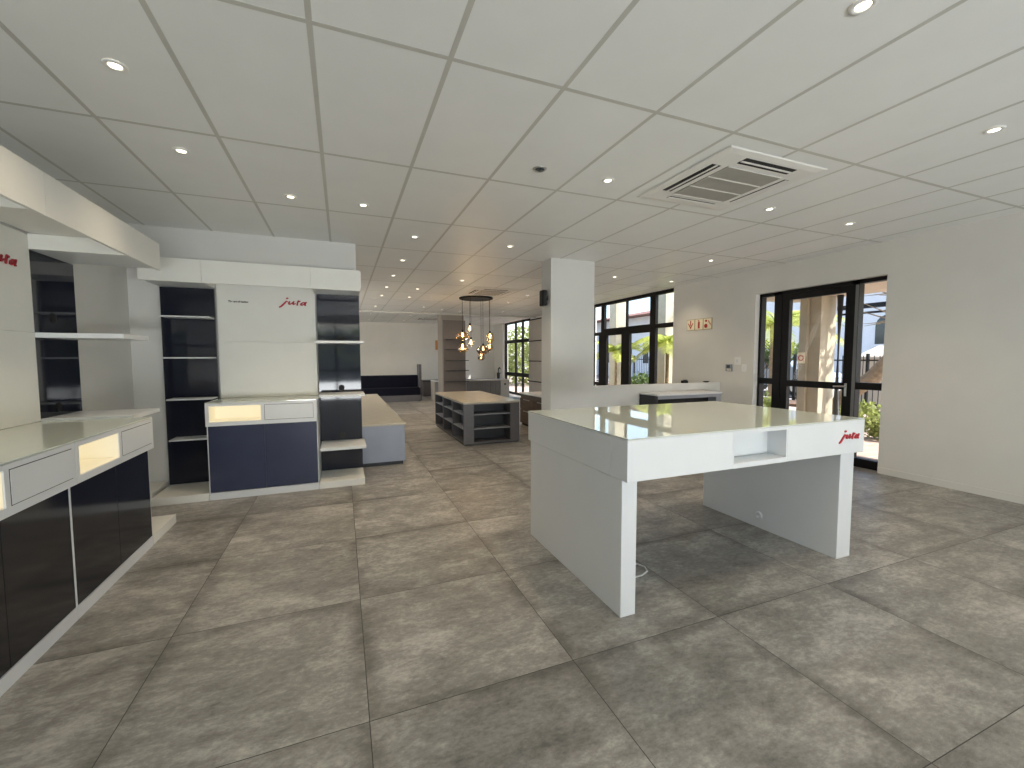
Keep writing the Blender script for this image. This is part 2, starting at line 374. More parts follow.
window_frame('window_2', 'tall black framed window in the far right corner of the room', 13.5, 16.25,
    [(13.5, 13.56, 0, CE), (13.70, 13.80, 0, CE), (14.44, 14.52, 0, CE), (15.12, 15.2, 0, CE), (16.14, 16.25, 0, CE)],
    [(13.5, 16.25, 2.72, CE), (13.5, 16.25, 1.98, 2.1), (13.5, 16.25, .70, .84), (13.5, 16.25, 0, .08)],
    [], [(13.78, 14.46, .05, 2.75), (14.5, 15.14, .05, 2.75), (15.18, 16.16, .05, 2.75), (13.54, 13.72, .05, 2.75)])

# entrance door with side lights
bm = BM()
for a, b in ((4.83, 4.87), (4.50, 4.62), (3.47, 3.545), (3.13, 3.165)): box(bm, XG-0.05, XG+0.05, a, b, 0, DT)
box(bm, XG-0.05, XG+0.05, 3.13, 4.87, DT-0.05, DT)
for a, b in ((4.62, 4.83), (3.165, 3.47)):
    box(bm, XG-0.045, XG+0.045, a, b, 0, 0.11); box(bm, XG-0.045, XG+0.045, a, b, 1.0, 1.09)
d = struct('door_1', bm, M['frame'], 'black framed glass entrance door with two narrow side lights', 'door')
def dpart(n, m, *b):
    p = bobj(n, m, d, *b); p['kind'] = 'structure'; return p
dpart('door_leaf', M['frame'], (XG-0.04, XG+0.03, 4.39, 4.498, 0.02, DT-0.055), (XG-0.04, XG+0.03, 3.547, 3.63, 0.02, DT-0.055),
      (XG-0.04, XG+0.03, 3.63, 4.39, 2.26, DT-0.055), (XG-0.04, XG+0.03, 3.63, 4.39, 0.02, 0.13), (XG-0.04, XG+0.03, 3.63, 4.39, 0.985, 1.075))
for b in ((3.62, 4.40, .1, 2.28), (4.61, 4.84, .05, 2.36), (3.16, 3.48, .05, 2.36)):
    dpart('pane', M['pane'], (XG-0.003, XG+0.003, *b))
dpart('frame_face', M['framegrey'], (XG-0.053, XG-0.0505, 3.475, 3.512, 0.02, DT-0.06))
bm = BM(); tube(bm, [(XG-0.045, 3.585, 1.03), (XG-0.085, 3.585, 1.03), (XG-0.09, 3.60, 1.03), (XG-0.09, 3.71, 1.025)], 0.011, 10)
box(bm, XG-0.052, XG-0.0405, 3.57, 3.60, 0.90, 1.07, bev=0.004)
obj('door_handle', bm, M['chrome'], d, smooth=False)['kind'] = 'structure'

# ------------------------------------------------------------------ lettering in strokes
def strokes(bm, S2, th, org, ux, uz, nrm, depth, width):
    """flat round ended strokes; S2 = list of polylines of (x, z, k) in units of the word width"""
    org, ux, uz, nrm = map(Vector, (org, ux, uz, nrm))
    P = lambda x, z, d: org+ux*(x*width)+uz*(z*width)+nrm*d
    for line in S2:
        for (x0, z0, k0), (x1, z1, k1) in zip(line, line[1:]):
            dx, dz = x1-x0, z1-z0; l = math.hypot(dx, dz) or 1; nx, nz = -dz/l, dx/l
            q = [(x0+nx*k0*th, z0+nz*k0*th), (x0-nx*k0*th, z0-nz*k0*th), (x1-nx*k1*th, z1-nz*k1*th), (x1+nx*k1*th, z1+nz*k1*th)]
            a = [bm.verts.new(P(x, z, depth)) for x, z in q]; b = [bm.verts.new(P(x, z, 0)) for x, z in q]
            bm.faces.new(a); bm.faces.new(b[::-1])
            for i in range(4): bm.faces.new((a[i], b[i], b[(i+1) % 4], a[(i+1) % 4]))
        for (x0, z0, k0) in line:
            n = 10
            a = [bm.verts.new(P(x0+k0*th*math.cos(2*PI*i/n), z0+k0*th*math.sin(2*PI*i/n), depth*0.99)) for i in range(n)]
            b = [bm.verts.new(P(x0+k0*th*math.cos(2*PI*i/n), z0+k0*th*math.sin(2*PI*i/n), 0)) for i in range(n)]
            bm.faces.new(a); bm.faces.new(b[::-1])
            for i in range(n): bm.faces.new((a[i], b[i], b[(i+1) % n], a[(i+1) % n]))

def n(px, py, k=1.0): return ((px-160)/725, (430-py)/725, k)
JURA = [
    [n(375, 243, 1.1), n(400, 237, 1.1)],
    [n(365, 318, .8), n(330, 365, 1.15), n(270, 430, 1.2), n(225, 475, 1.1), n(185, 497, .9)],
    [n(365, 318, .7), n(410, 345, .6)],
    [n(450, 330, .9), n(425, 375, 1), n(428, 400, 1), n(455, 404, .9), n(500, 380, .7), n(560, 325, .8)],
    [n(560, 325, .9), n(530, 380, 1), n(540, 405, 1), n(575, 392, .7), n(600, 370, .5)],
    [n(676, 300, 1), n(655, 350, 1), n(642, 420, 1.05)],
    [n(660, 350, .6), n(685, 318, .85), n(714, 308, 1.05)],
    [n(860, 345, .8), n(800, 342, .8), n(745, 380, 1), n(735, 410, 1), n(770, 420, .9), n(820, 390, .7), n(868, 340, .8)],
    [n(880, 335, 1), n(850, 385, 1.1), n(845, 420, 1), n(868, 424, .7)],
]
def logo(parent, org, ux, nrm, width):
    bm = BM(); strokes(bm, JURA, 0.027, org, ux, (0, 0, 1), nrm, 0.006, width)
    return obj('logo', bm, M['red'], parent, label='red slanted lettering reading jura')

def text_obj(body, size, org, rot, m, parent, name):
    cu = bpy.data.curves.new(name, 'FONT'); cu.body = body; cu.size = size; cu.extrude = 0.0006; cu.offset = 0.0012
    t = bpy.data.objects.new(name, cu)
    COL.objects.link(t); bpy.context.view_layer.update()
    me = bpy.data.meshes.new_from_object(t); bpy.data.objects.remove(t)
    me.transform(Matrix.Translation(org) @ rot.to_4x4()); me.materials.clear(); me.materials.append(m)
    o = bpy.data.objects.new(name, me); COL.objects.link(o); o.parent = parent; o.matrix_parent_inverse = Matrix.Translation(-wloc(parent))
    return o

# ------------------------------------------------------------------ display table
t = thing('display_table', 'white display table with pale glass top and two slab legs', 'table', (2.35, 2.45, 0))
X0, X1, Y0, Y1, ZB, ZT = 1.372, 3.352, 1.82, 3.10, 0.762, 0.985
nx0, nx1 = 2.118, 2.585
bm = BM()
box(bm, X0, nx0, Y0, Y0+0.15, ZB, ZT, bev=.003); box(bm, nx1, X1, Y0, Y0+0.15, ZB, ZT, bev=.003)
box(bm, X0, X1, Y0+0.15, Y1, ZB, ZT, bev=.003)
box(bm, nx0, nx1, Y0, Y0+0.15, ZB, ZB+0.03); box(bm, nx0, nx1, Y0, Y0+0.15, ZT-0.018, ZT)
obj('tabletop', bm, M['white'], t)
bobj('niche', M['white'], t, (nx0+.0015, nx0+.012, Y0+.002, Y0+.145, ZB+.031, ZT-.019), (nx1-.012, nx1-.0015, Y0+.002, Y0+.145, ZB+.031, ZT-.019),
     (nx0+.012, nx1-.012, Y0+.13, Y0+.145, ZB+.031, ZT-.019), label='open recess in the front edge')
bobj('glass_top', M['topglass'], t, (X0, X1, Y0, Y1, ZT+.0015, ZT+.0095), bev=.0015, label='pale green glass plate')
for k, (a, b) in enumerate(((1.376, 1.474), (3.19, 3.337))):
    lg = bobj('leg', M['white'], t, (a, b, 1.868, 3.06, 0, ZB-.001), bev=.0025)
    if k == 1:
        bm = BM(); lathe(bm, (0, 0, 0), [(0.0, .004), (.012, .004), (.016, .010), (.024, .012), (.031, .010), (.034, 0)], 28)
        bmesh.ops.rotate(bm, verts=bm.verts, cent=(0, 0, 0), matrix=Matrix.Rotation(-PI/2, 3, 'Y')); bmesh.ops.translate(bm, verts=bm.verts, vec=(a, 2.47, .105))
        obj('cable_grommet', bm, M['white'], lg, smooth=True)
logo(t, (3.076, Y0-.0005, .862), (1, 0, 0), (0, -1, 0), 0.212)
bm = BM()
tube(bm, [(1.48, 2.42, .006), (1.62, 2.41, .006), (1.76, 2.385, .005), (1.845, 2.33, .005), (1.868, 2.275, .005), (1.845, 2.22, .005), (1.78, 2.19, .005), (1.68, 2.185, .005), (1.48, 2.20, .005)], .005, 8)
tag(obj('power_cable', bm, M['white'], None, smooth=True), 'white cable looped on the floor beside the near table leg', 'cable')

# ------------------------------------------------------------------ wall display units (built in local space: u along the wall, v out of the wall, z up)
class Frame:
    """maps local (u, v, z) to the room: display on the partition or on the left wall"""
    def __init__(s, org, u, v): s.o, s.u, s.v = Vector(org), Vector(u), Vector(v)
    def b(s, u0, u1, v0, v1, z0, z1):
        p = s.o+s.u*u0+s.v*v0; q = s.o+s.u*u1+s.v*v1
        return (p.x, q.x, p.y, q.y, z0, z1)
    def p(s, u, v, z): return tuple(s.o+s.u*u+s.v*v+Vector((0, 0, z)))

def low_cabinet(F, u0, D, label, niche_first, dm):
    """1 m base cabinet: white plinth, gloss doors, drawer box with lit niche and drawer. v = D is the plinth front, box stands 40 mm proud"""
    c = thing('base_cabinet', label, 'cabinet', F.p(u0+.5, D/2, 0))
    e = 0.0015
    a, b = u0+e, u0+1-e
    bobj('plinth', M['white'], c, F.b(a, b, .02, D, 0, .072))
    bobj('carcass', M['white'], c, F.b(a, b, .02, D-.022, .073, .744))
    for k in (0, 1):
        bobj('door', M[dm], c, F.b(u0+.010+.491*k, u0+.499+.491*k, D-.0205, D, .077, .744), bev=.0015, label='dark gloss door')
    bobj('edge_strip', M['white'], c, F.b(a, u0+.0085, D-.0215, D-.001, .073, .744)); bobj('edge_strip', M['white'], c, F.b(u0+.9915, b, D-.0215, D-.001, .073, .744))
    V = D+.035; zb, zt = .748, .972
    n0, n1 = (u0+.03, u0+.48) if niche_first else (u0+.505, u0+.955)
    d0, d1 = (u0+.51, u0+.965) if niche_first else (u0+.035, u0+.485)
    zn0, zn1 = .788, .948
    bm = BM()
    for q in ((a, n0, .02, V, zb, zt), (n1, b, .02, V, zb, zt), (n0, n1, .02, V, zb, zn0), (n0, n1, .02, V, zn1, zt), (n0, n1, .02, V-.24, zn0, zn1)):
        box(bm, *F.b(*q))
    bx = obj('drawer_box', bm, M['white'], c)
    bobj('led_panel', M['led'], c, F.b(n0+.003, n1-.003, V-.2385, V-.228, zn0+.003, zn1-.003), label='glowing warm white back of the open niche')
    bobj('niche_liner', M['linerglow'], c, F.b(n0+.001, n0+.004, V-.226, V-.006, zn0+.004, zn1-.004), F.b(n1-.004, n1-.001, V-.226, V-.006, zn0+.004, zn1-.004),
         F.b(n0+.005, n1-.005, V-.226, V-.006, zn0+.001, zn0+.004), F.b(n0+.005, n1-.005, V-.226, V-.006, zn1-.004, zn1-.001), label='lining of the open niche, its lit look put in as glow')
    bobj('drawer_gap', M['gap'], c, F.b(d0, d1, V+.0003, V+.0008, zn0, zn1))
    bobj('drawer', M['white'], c, F.b(d0+.004, d1-.003, V+.001, V+.003, zn0+.004, zn1-.004), label='white push open drawer front')
    return c

def bay(F, u0, u1, D, label, shelves, grommets, gro_u, thick=.02, u2=None):
    """open shelf bay: base, gloss back panel, shelves (z, front v, u0, u1)"""
    c = thing('shelf_bay', label, 'shelf unit', F.p((u0+u1)/2, D/2, 0))
    e = .0015
    bobj('base', M['cream'], c, F.b(u0+e, u1-e, .02, D, 0, .072), bev=.001)
    pn = bobj('back_panel', M['darkglass'], c, F.b(u0+e, (u2 or u1)-e, .03, .055, .074, 2.163), label='black gloss glass back panel')
    for z in grommets:
        bm = BM(); p = Vector(F.p(gro_u, .0555, z)); cyl(bm, p, F.v, .034, .004, 24); cyl(bm, p+F.v*.004, F.v, .022, .003, 20)
        obj('cable_grommet', bm, M['black'], pn)
    for sh in shelves:
        z, vf = sh[0], sh[1]; a = sh[2] if len(sh) > 2 else u0+e; b = sh[3] if len(sh) > 2 else u1-e; th = sh[4] if len(sh) > 4 else thick
        bobj('shelf', M['white'], c, F.b(a, b, .0562, vf, z-th, z), bev=.0015)
    return c

def wall_panel(F, u0, u1, label, logo_u, txt=None):
    c = thing('wall_panel', label, 'panel', F.p((u0+u1)/2, .05, .99))
    bobj('lower_board', M['cream'], c, F.b(u0+.001, u1-.001, .03, .060, .986, 1.5985))
    bobj('upper_board', M['cream'], c, F.b(u0+.001, u1-.001, .03, .060, 1.6, 2.26))
    logo(c, F.p(logo_u, .0605, 2.022), F.u, F.v, .285)
    return c

def canopy(F, us, D, label, bays):
    """hanging fascia: boards along the front, soffits over the bays, end boards, rib"""
    c = thing('canopy', label, 'canopy', F.p((us[0]+us[-1])/2, D, 2.15))
    for a, b in zip(us, us[1:]):
        bobj('fascia', M['cream'], c, F.b(a+.001, b-.001, D-.02, D, 2.15, 2.37), bev=.001)
    for (a, b, side) in bays:
        bobj('soffit', M['white'], c, F.b(a+(.0095 if side > 0 else .003), b-(.0095 if side < 0 else .003), .022, D-.021, 2.165, 2.18))
        x = a if side < 0 else b
        bobj('end_board', M['cream'], c, F.b(x-.009, x+.009, .022, D-.021, 2.1815, 2.36))
        x = b if side < 0 else a
        bobj('inner_board', M['cream'], c, F.b(x-.009, x+.009, .0615, D-.021, 2.165, 2.268))
    return c

# -- display against the partition
D = YP-5.0
F1 = Frame((0, YP, 0), (1, 0, 0), (0, -1, 0))
low_cabinet(F1, -1.26, D, 'white base cabinet with two black doors, sky reflection put into their colour, standing against the partition', True, 'skytintdoor')
bobj('worktop', M['topglass'], None, F1.b(-1.258, -.262, .03, D+.036, .974, .984), bev=.0015)
tag(bpy.data.objects['worktop'], 'glass worktop lying on the cabinet against the partition', 'worktop')
bay(F1, -1.74, -1.262, D, 'dark shelf bay with four thin shelves in the corner left of the lettered panel',
    [(1.852, .27, -1.68, -1.27, .014), (1.432, .27, -1.675, -1.266, .014), (1.003, .27, -1.665, -1.27, .014), (.584, .27, -1.66, -1.27, .014)], [], 0)
bay(F1, -.258, .210, D, 'dark shelf bay of stepped shelves beside the long low bench',
    [(1.61, .46, -.262, .235, .026), (1.012, .46, -.246, .232, .024), (.432, D-.04, -.246, .232, .03)], [1.66, 1.065, .49], -.012)
wp = wall_panel(F1, -1.24, -.272, 'white wall panel with dark small print and red lettering above the cabinet', -.650)
text_obj('The art of tasting', .027, F1.p(-1.135, .0610, 2.03), Matrix.Rotation(PI/2, 3, 'X'), M['ink'], wp, 'small_print')
canopy(F1, [-1.74, -1.245, -.285, .207], D, 'white canopy over the display unit against the partition', [(-1.74, -1.254, -1), (-.268, .207, 1)])
# -- display against the left wall
D2 = XL*-1-1.37
F2 = Frame((XL, 0, 0), (0, 1, 0), (1, 0, 0))
low_cabinet(F2, 1.955, D2, 'nearest white base cabinet with black doors in the left foreground', True, 'blackdoor')
low_cabinet(F2, 2.957, D2, 'second white base cabinet with black doors, at the end of the left counter', True, 'blackdoor')
o = bobj('worktop', M['topglass'], None, F2.b(1.957, 3.955, .03, D2+.036, .974, .984), bev=.0015)
tag(o, 'long pale glass worktop lying on the left counter cabinets', 'worktop')
bay(F2, 3.961, 4.445, D2, 'shelf bay with white shelves past the end of the left counter', [(1.60, .54, 3.962, 4.40, .034), (1.0, .575, 3.962, 4.445, .03)], [1.72, 1.06], 4.18, u2=4.485)
wall_panel(F2, 1.955, 3.959, 'cream wall panel with red lettering above the left counter', 3.535)
canopy(F2, [1.957, 2.96, 4.445], D2-.018, 'large white canopy hanging over the left counter', [(3.961, 4.445, 1)])
cn = bpy.data.objects['canopy.001']
bobj('inner_roof', M['cream'], cn, F2.b(3.34, 3.95, .08, D2-.04, 2.27, 2.286), F2.b(1.96, 3.34, .08, D2-.04, 2.335, 2.35), F2.b(3.325, 3.34, .08, D2-.04, 2.27, 2.334))
tag(bobj('filler_box', M['cream'], None, (XL+.003, -1.768, 5.12, YP-.004, 0, .105), bev=.001), 'low cream filler box on the floor in the corner', 'box')

# ------------------------------------------------------------------ bench behind the partition
b = thing('bench', 'long low bench with pale top and blue grey front beside the display', 'bench', (-.2, 8.2, 0))
bobj('plinth', M['charcoal'], b, (-1.2, .73, 5.80, 10.62, 0, .05))
bobj('body', M['benchside'], b, (-1.22, .755, 5.765, 10.66, .051, .529), bev=.002)
bobj('top', M['stone'], b, (-1.23, .765, 5.755, 10.68, .53, .557), bev=.002, label='pale stone top')

# ------------------------------------------------------------------ island
i_ = thing('island_unit', 'grey island unit with pale stone top and open shelves on two sides', 'island', (2.27, 7.7, 0))
bobj('plinth', M['charcoal'], i_, (1.80, 2.74, 6.60, 8.80, 0, .022))
bobj('top', M['stone'], i_, (1.775, 2.76, 6.565, 8.84, .672, .702), bev=.002, label='pale stone top')
ix0, ix1, iy0, iy1, zb, zt = 1.785, 2.75, 6.58, 8.82, .023, .671
bm = BM()
box(bm, ix0+.36, ix1, iy0+.36, iy1, zb, zt)                        # core
box(bm, ix0, ix0+.17, iy0, iy0+.018, zb, zt); box(bm, ix1-.16, ix1, iy0, iy0+.36, zb, zt)   # front end posts
box(bm, ix0+.36, ix1-.16, iy0+.34, iy0+.36, zb, zt)
box(bm, ix0+.17, ix1-.16, iy0, iy0+.34, zb, zb+.025); box(bm, ix0+.17, ix1-.16, iy0, iy0+.34, zt-.012, zt)
box(bm, ix0+.152, ix0+.17, iy0+.018, iy0+.36, zb, zt)
obj('body', bm, M['grey'], i_)
bobj('back_board', M['charcoal'], i_, (ix0+.171, ix1-.161, iy0+.325, iy0+.339, zb+.026, zt-.013))
for z in (.255, .488):
    bobj('shelf', M['greylight'], i_, (ix0+.171, ix1-.161, iy0+.008, iy0+.324, z, z+.014))
yy = [iy0+.018, 7.31, 8.06, 8.80]
bobj('side_rack', M['grey'], i_, (ix0+.01, ix0+.15, iy0+.019, iy1, zb, zb+.02), (ix0+.01, ix0+.15, iy0+.019, iy1, zt-.015, zt),
     *[(ix0, ix0+.15, q, q+.022, zb+.02, zt-.015) for q in (7.30, 8.05, 8.798)], *[(ix0+.145, ix0+.151, iy0+.02, iy1, zb+.02, zt-.015)])
for z in (.255, .488):
    for q0, q1 in ((iy0+.02, 7.298), (7.324, 8.048), (8.074, 8.796)):
        bobj('side_shelf', M['greylight'], i_, (ix0+.004, ix0+.143, q0, q1, z, z+.014))

# ------------------------------------------------------------------ brown drawer cabinet, left face toward the aisle
c = thing('drawer_cabinet', 'brown wooden drawer cabinet with white top behind the column', 'cabinet', (3.8, 7.3, 0))
bobj('plinth', M['black'], c, (3.53, 4.05, 6.33, 8.30, 0, .04))
bobj('body', M['brownwood'], c, (3.52, 4.08, 6.30, 8.34, .041, .655))
bobj('top', M['whitestone'], c, (3.49, 4.10, 6.28, 8.36, .656, .682), bev=.002, label='white stone top')
for k in range(3):
    a = 6.31+.678*k
    for z0, z1 in ((.05, .33), (.345, .57)):
        dr = bobj('drawer', M['brownwood'], c, (3.50, 3.519, a, a+.668, z0, z1), bev=.002)
        bobj('handle', M['chrome'], dr, (3.488, 3.4995, a+.18, a+.48, z1-.03, z1-.016))

# ------------------------------------------------------------------ cabinet in front of the half wall
c = thing('counter_cabinet', 'grey counter cabinet with white top in front of the half wall', 'cabinet', (5.1, 5.3, 0))
cx0, cx1, cy0, cy1 = 4.36, 5.64, 5.10, 5.50
bobj('top', M['white'], c, (cx0-.01, cx1+.02, cy0-.015, cy1, .838, .860), bev=.002, label='white laminate top')
bobj('side_panel', M['charcoal'], c, (cx0, cx0+.02, cy0, cy1, 0, .837), label='dark grey side panel')
bobj('end_frame', M['greylight'], c, (cx1-.10, cx1, cy0, cy1, 0, .837))
bobj('body', M['black'], c, (cx0+.021, cx1-.101, cy0+.16, cy1, 0, .837))
bobj('front_rail', M['greylight'], c, (cx0+.021, cx1-.101, cy0, cy0+.159, .785, .837))
bobj('plinth', M['greylight'], c, (cx0+.021, cx1-.101, cy0, cy0+.159, 0, .10))
bobj('shelf', M['charcoal'], c, (cx0+.021, cx1-.101, cy0+.01, cy0+.159, .42, .44))
for (x, w, lab, nm, nmx) in ((5.33, .05, 'small black box lying on the half wall near the window', 'small_box', 'box'), (5.80, .09, 'flat dark dish lying on the half wall near the right wall', 'small_dish', 'dish')):
    bm = BM()
    if nm == 'small_box': box(bm, x-w, x+w, 5.535, 5.60, .986, 1.03, bev=.006); box(bm, x-.02, x+.03, 5.55, 5.58, 1.03, 1.04)
    else: lathe(bm, (x, 5.563, .986), [(0, 0), (.03, 0), (.05, .012), (.055, .02), (.045, .014), (0, .008)], 24)
    tag(obj(nm, bm, M['black'], None), lab, nmx)

# ------------------------------------------------------------------ speaker on the column
sp = thing('wall_speaker', 'small black loudspeaker mounted high on the left side of the column', 'speaker', (2.71, 5.46, 2.25))
bm = BM(); box(bm, 2.61, 2.685, 5.40, 5.52, 2.14, 2.36, bev=.018, seg=3); obj('cabinet', bm, M['black'], sp)
bm = BM(); box(bm, 2.686, 2.7095, 5.44, 5.48, 2.22, 2.28, bev=.003); obj('bracket', bm, M['black'], sp)
bm = BM(); box(bm, 2.625, 2.67, 5.392, 5.3995, 2.165, 2.335, bev=.003); obj('grille', bm, M['slot'], sp)

# ------------------------------------------------------------------ right wall fittings
sg = thing('fire_sign', 'cream three square sign with red fire symbols on the right wall', 'sign', (XW, 5.98, 1.9))
for k in range(3):
    y1 = 6.29-.196*k; y0 = y1-.192
    bobj('sign_plate', M['gold'], sg, (XW-.012, XW-.001, y0, y1, 1.91, 2.112))
    bobj('sign_face', M['signface'], sg, (XW-.0145, XW-.0122, y0+.008, y1-.008, 1.918, 2.104))
    bm = BM(); q = lambda u, z: (XW-.0165, y1-u, z)
    def poly(*pts, d=.0018):
        a = [bm.verts.new(q(*p)) for p in pts]; b2 = [bm.verts.new((XW-.0165+d, y1-p[0], p[1])) for p in pts]
        bm.faces.new(a); bm.faces.new(b2[::-1])
        for i in range(len(pts)): bm.faces.new((a[i], b2[i], b2[(i+1) % len(pts)], a[(i+1) % len(pts)]))
    if k == 0:
        poly((.085, 2.09), (.107, 2.09), (.107, 2.0), (.085, 2.0)); poly((.03, 2.045), (.05, 2.045), (.096, 1.975), (.142, 2.045), (.162, 2.045), (.096, 1.935))
    elif k == 1:
        poly((.075, 1.94), (.118, 1.94), (.118, 2.05), (.106, 2.066), (.087, 2.066), (.075, 2.05)); poly((.088, 2.067), (.105, 2.067), (.105, 2.085), (.07, 2.092), (.07, 2.08), (.088, 2.076))
    else:
        poly(*[(.062+.038*math.cos(2*PI*i/16), 1.975+.038*math.sin(2*PI*i/16)) for i in range(16)])
        poly(*[(.065+.026*math.cos(2*PI*i/12), 2.065+.02*math.sin(2*PI*i/12)) for i in range(12)])
        for i in range(4):
            for j in range(2): poly((.112+.016*i, 2.07-.02*j-.02*i), (.12+.016*i, 2.075-.02*j-.02*i), (.128+.016*i, 2.062-.02*j-.02*i), (.12+.016*i, 2.057-.02*j-.02*i))
    obj('symbol', bm, M['redsign'], sg, label='red pictogram')
ap = thing('alarm_keypad', 'small grey alarm keypad with dark screen beside the light switches', 'keypad', (XW, 5.32, 1.18))
bobj('housing', M['greylight'], ap, (XW-.022, XW-.001, 5.26, 5.385, 1.18, 1.30), bev=.003)
bobj('screen', M['screen'], ap, (XW-.0235, XW-.0225, 5.295, 5.365, 1.235, 1.287))
bobj('keys', M['signface'], ap, *[(XW-.0245, XW-.0225, 5.275+.03*i, 5.295+.03*i, 1.192+.018*j, 1.205+.018*j) for i in range(3) for j in range(2)])
for (y0, y1, z0, z1, lab) in ((5.11, 5.22, 1.29, 1.42, 'white switch plate set higher, right of the alarm keypad'), (4.99, 5.08, 1.18, 1.30, 'white switch plate set lower, nearer the door')):
    s_ = thing('light_switch', lab, 'switch', (XW, (y0+y1)/2, z0))
    bobj('plate', M['ac'], s_, (XW-.010, XW-.001, y0, y1, z0, z1), bev=.003)
    bobj('rocker', M['white'], s_, (XW-.013, XW-.0105, y0+.035, y1-.035, z0+.04, z1-.04), bev=.001)

# ------------------------------------------------------------------ ceiling cassettes
def cassette(x0, y0, w, label):
    c = thing('ceiling_cassette', label, 'air conditioner', (x0+w/2, y0+w/2, CE))
    z = CE-.006
    bm = BM()
    # sloped body: outer rim up at the ceiling, face lower
    def ring(i, zz): return [bm.verts.new(p) for p in ((x0+i, y0+i, zz), (x0+w-i, y0+i, zz), (x0+w-i, y0+w-i, zz), (x0+i, y0+w-i, zz))]
    A, B, C_, D_ = ring(0, z), ring(.010, z-.006), ring(.06, z-.012), ring(.245, z-.013)
    for P, Q in ((A, B), (B, C_), (C_, D_)):
        for k in range(4): bm.faces.new((P[k], P[(k+1) % 4], Q[(k+1) % 4], Q[k]))
    bm.faces.new(A[::-1]); bm.faces.new(D_)
    obj('panel', bm, M['ac'], c)
    s, t_ = w/2, .235
    cx, cy = x0+w/2, y0+w/2; h = w/2
    for k in range(4):
        sl = obj('air_slot', (lambda b_: (box(b_, -.25, .25, -h+(.075 if k in (0, 3) else .10), -h+(.155 if k in (0, 3) else .145), z-.0145, z-.0115), b_)[1])(BM()), M['slot'], None)
        fl = obj('flap', (lambda b_: (box(b_, -.252, .252, -h+(.108 if k in (0, 3) else .106), -h+(.128 if k in (0, 3) else .139), z-.019, z-.0155, bev=.002), b_)[1])(BM()), M['ac'], None)
        for o in (sl, fl):
            o.data.transform(Matrix.Translation((cx, cy, 0)) @ Matrix.Rotation(PI/2*k, 4, 'Z'))
        sl.parent = c; sl.matrix_parent_inverse = Matrix.Translation(-c.location)
        fl.parent = sl; fl.matrix_parent_inverse = Matrix.Identity(4)
    g = .27
    bm = BM(); box(bm, cx-g, cx+g, cy-g, cy+g, z-.018, z-.0135)
    gr = obj('grille', bm, M['acgrille'], c)
    bm = BM()
    for k in range(4): box(bm, cx-g, cx+g, cy-g+k*2*g/3-.006, cy-g+k*2*g/3+.006, z-.021, z-.0182)
    obj('grille_bar', bm, M['ac'], gr)
    return c
cassette(2.372, 2.115, .95, 'white ceiling air conditioner cassette above the display table')
cassette(2.435, 8.06, .95, 'white ceiling air conditioner cassette beside the pendant lamp plate')
cassette(2.45, 14.7, .9, 'white ceiling air conditioner cassette far back near the end wall')

# ------------------------------------------------------------------ downlights
def downlight(x, y, label, power=55.0, real=True):
    c = thing('downlight', label, 'ceiling light', (x, y, CE))
    bm = BM(); lathe(bm, (x, y, CE-.0006), [(.025, -.002), (.031, -.008), (.044, -.006), (.047, -.0045), (.047, -.001)], 20)
    obj('rim', bm, M['ac'], c, smooth=True)
    bm = BM(); cyl(bm, (x, y, CE-.006), 'z', .026, .003, 18); obj('lens', bm, M['lamp'], c)
    if real:
        L = bpy.data.lights.new('downlight_beam', 'SPOT'); L.energy = power; L.color = (1.0, .80, .56); L.spot_size = math.radians(110); L.spot_blend = .8; L.shadow_soft_size = .04
        lo = bpy.data.objects.new('downlight_beam', L); COL.objects.link(lo); lo.parent = c; lo.location = (0, 0, -.012)
    return c
DL = [
 (1.924, 1.12, 'large near downlight at the top edge of the view above the table'),
 (3.70, 1.40, 'downlight nearest the right wall in the front of the ceiling'),
 (-.951, 2.62, 'downlight nearest above the left counter canopy'),
 (-.95, 3.505, 'second downlight along the left counter canopy'),
 (-.369, 4.142, 'downlight in front of the partition display, left of its pair'),
 (.213, 4.13, 'downlight in front of the partition display, right of its pair'),
 (.802, 4.985, 'downlight above the aisle just past the end of the partition'),
 (1.957, 4.975, 'downlight left of the top of the white column'),
 (1.949, 2.878, 'downlight just left of the near air conditioner cassette'),
 (3.716, 2.873, 'downlight just right of the near air conditioner cassette'),
 (4.89, 2.879, 'downlight near the right wall above the glass door'),
 (4.901, 4.669, 'downlight near the right wall above the fire sign'),
 (4.353, 6.196, 'downlight right of the column top, left one over the tall window'),
 (5.568, 6.192, 'downlight closest to the tall window behind the half wall'),
 (.828, 6.22, 'first downlight of the row above the bench, nearest the partition'),
 (.83, 7.415, 'second downlight of the row above the bench'),
 (.839, 8.637, 'third downlight of the row above the bench'),
 (.847, 9.853, 'fourth downlight of the row above the bench'),
 (.857, 11.95, 'fifth downlight of the row above the bench, before the ceiling strip'),
 (2.016, 7.454, 'downlight above the grey island unit'),
 (1.435, 8.666, 'near downlight of the pair between bench and island'),
 (1.45, 9.906, 'far downlight of the pair between bench and island'),
 (2.09, 11.7, 'downlight left of the clad pillar, before the ceiling strip'),
 (2.68, 12.10, 'downlight right above the front of the clad pillar, on its left'),
 (3.848, 8.732, 'downlight right of the cassette beside the pendant lamp'),
 (3.871, 9.985, 'downlight right of the pendant lamp plate'),
 (3.293, 12.43, 'downlight in front of the clad pillar, behind the pendant cords'),
 (4.489, 11.99, 'downlight right of the clad pillar, toward the far window'),
 (.873, 14.04, 'near left downlight behind the ceiling strip above the navy seat'),
 (.909, 15.98, 'far left downlight by the end wall above the navy seat'),
 (2.112, 14.19, 'downlight behind the ceiling strip, beside the far cassette'),
 (2.157, 16.17, 'downlight close to the end wall, behind the far cassette'),
]
for (x, y, lab) in DL: downlight(x, y, lab, 18 if x < -.5 else (36 if y < 5 else 21))
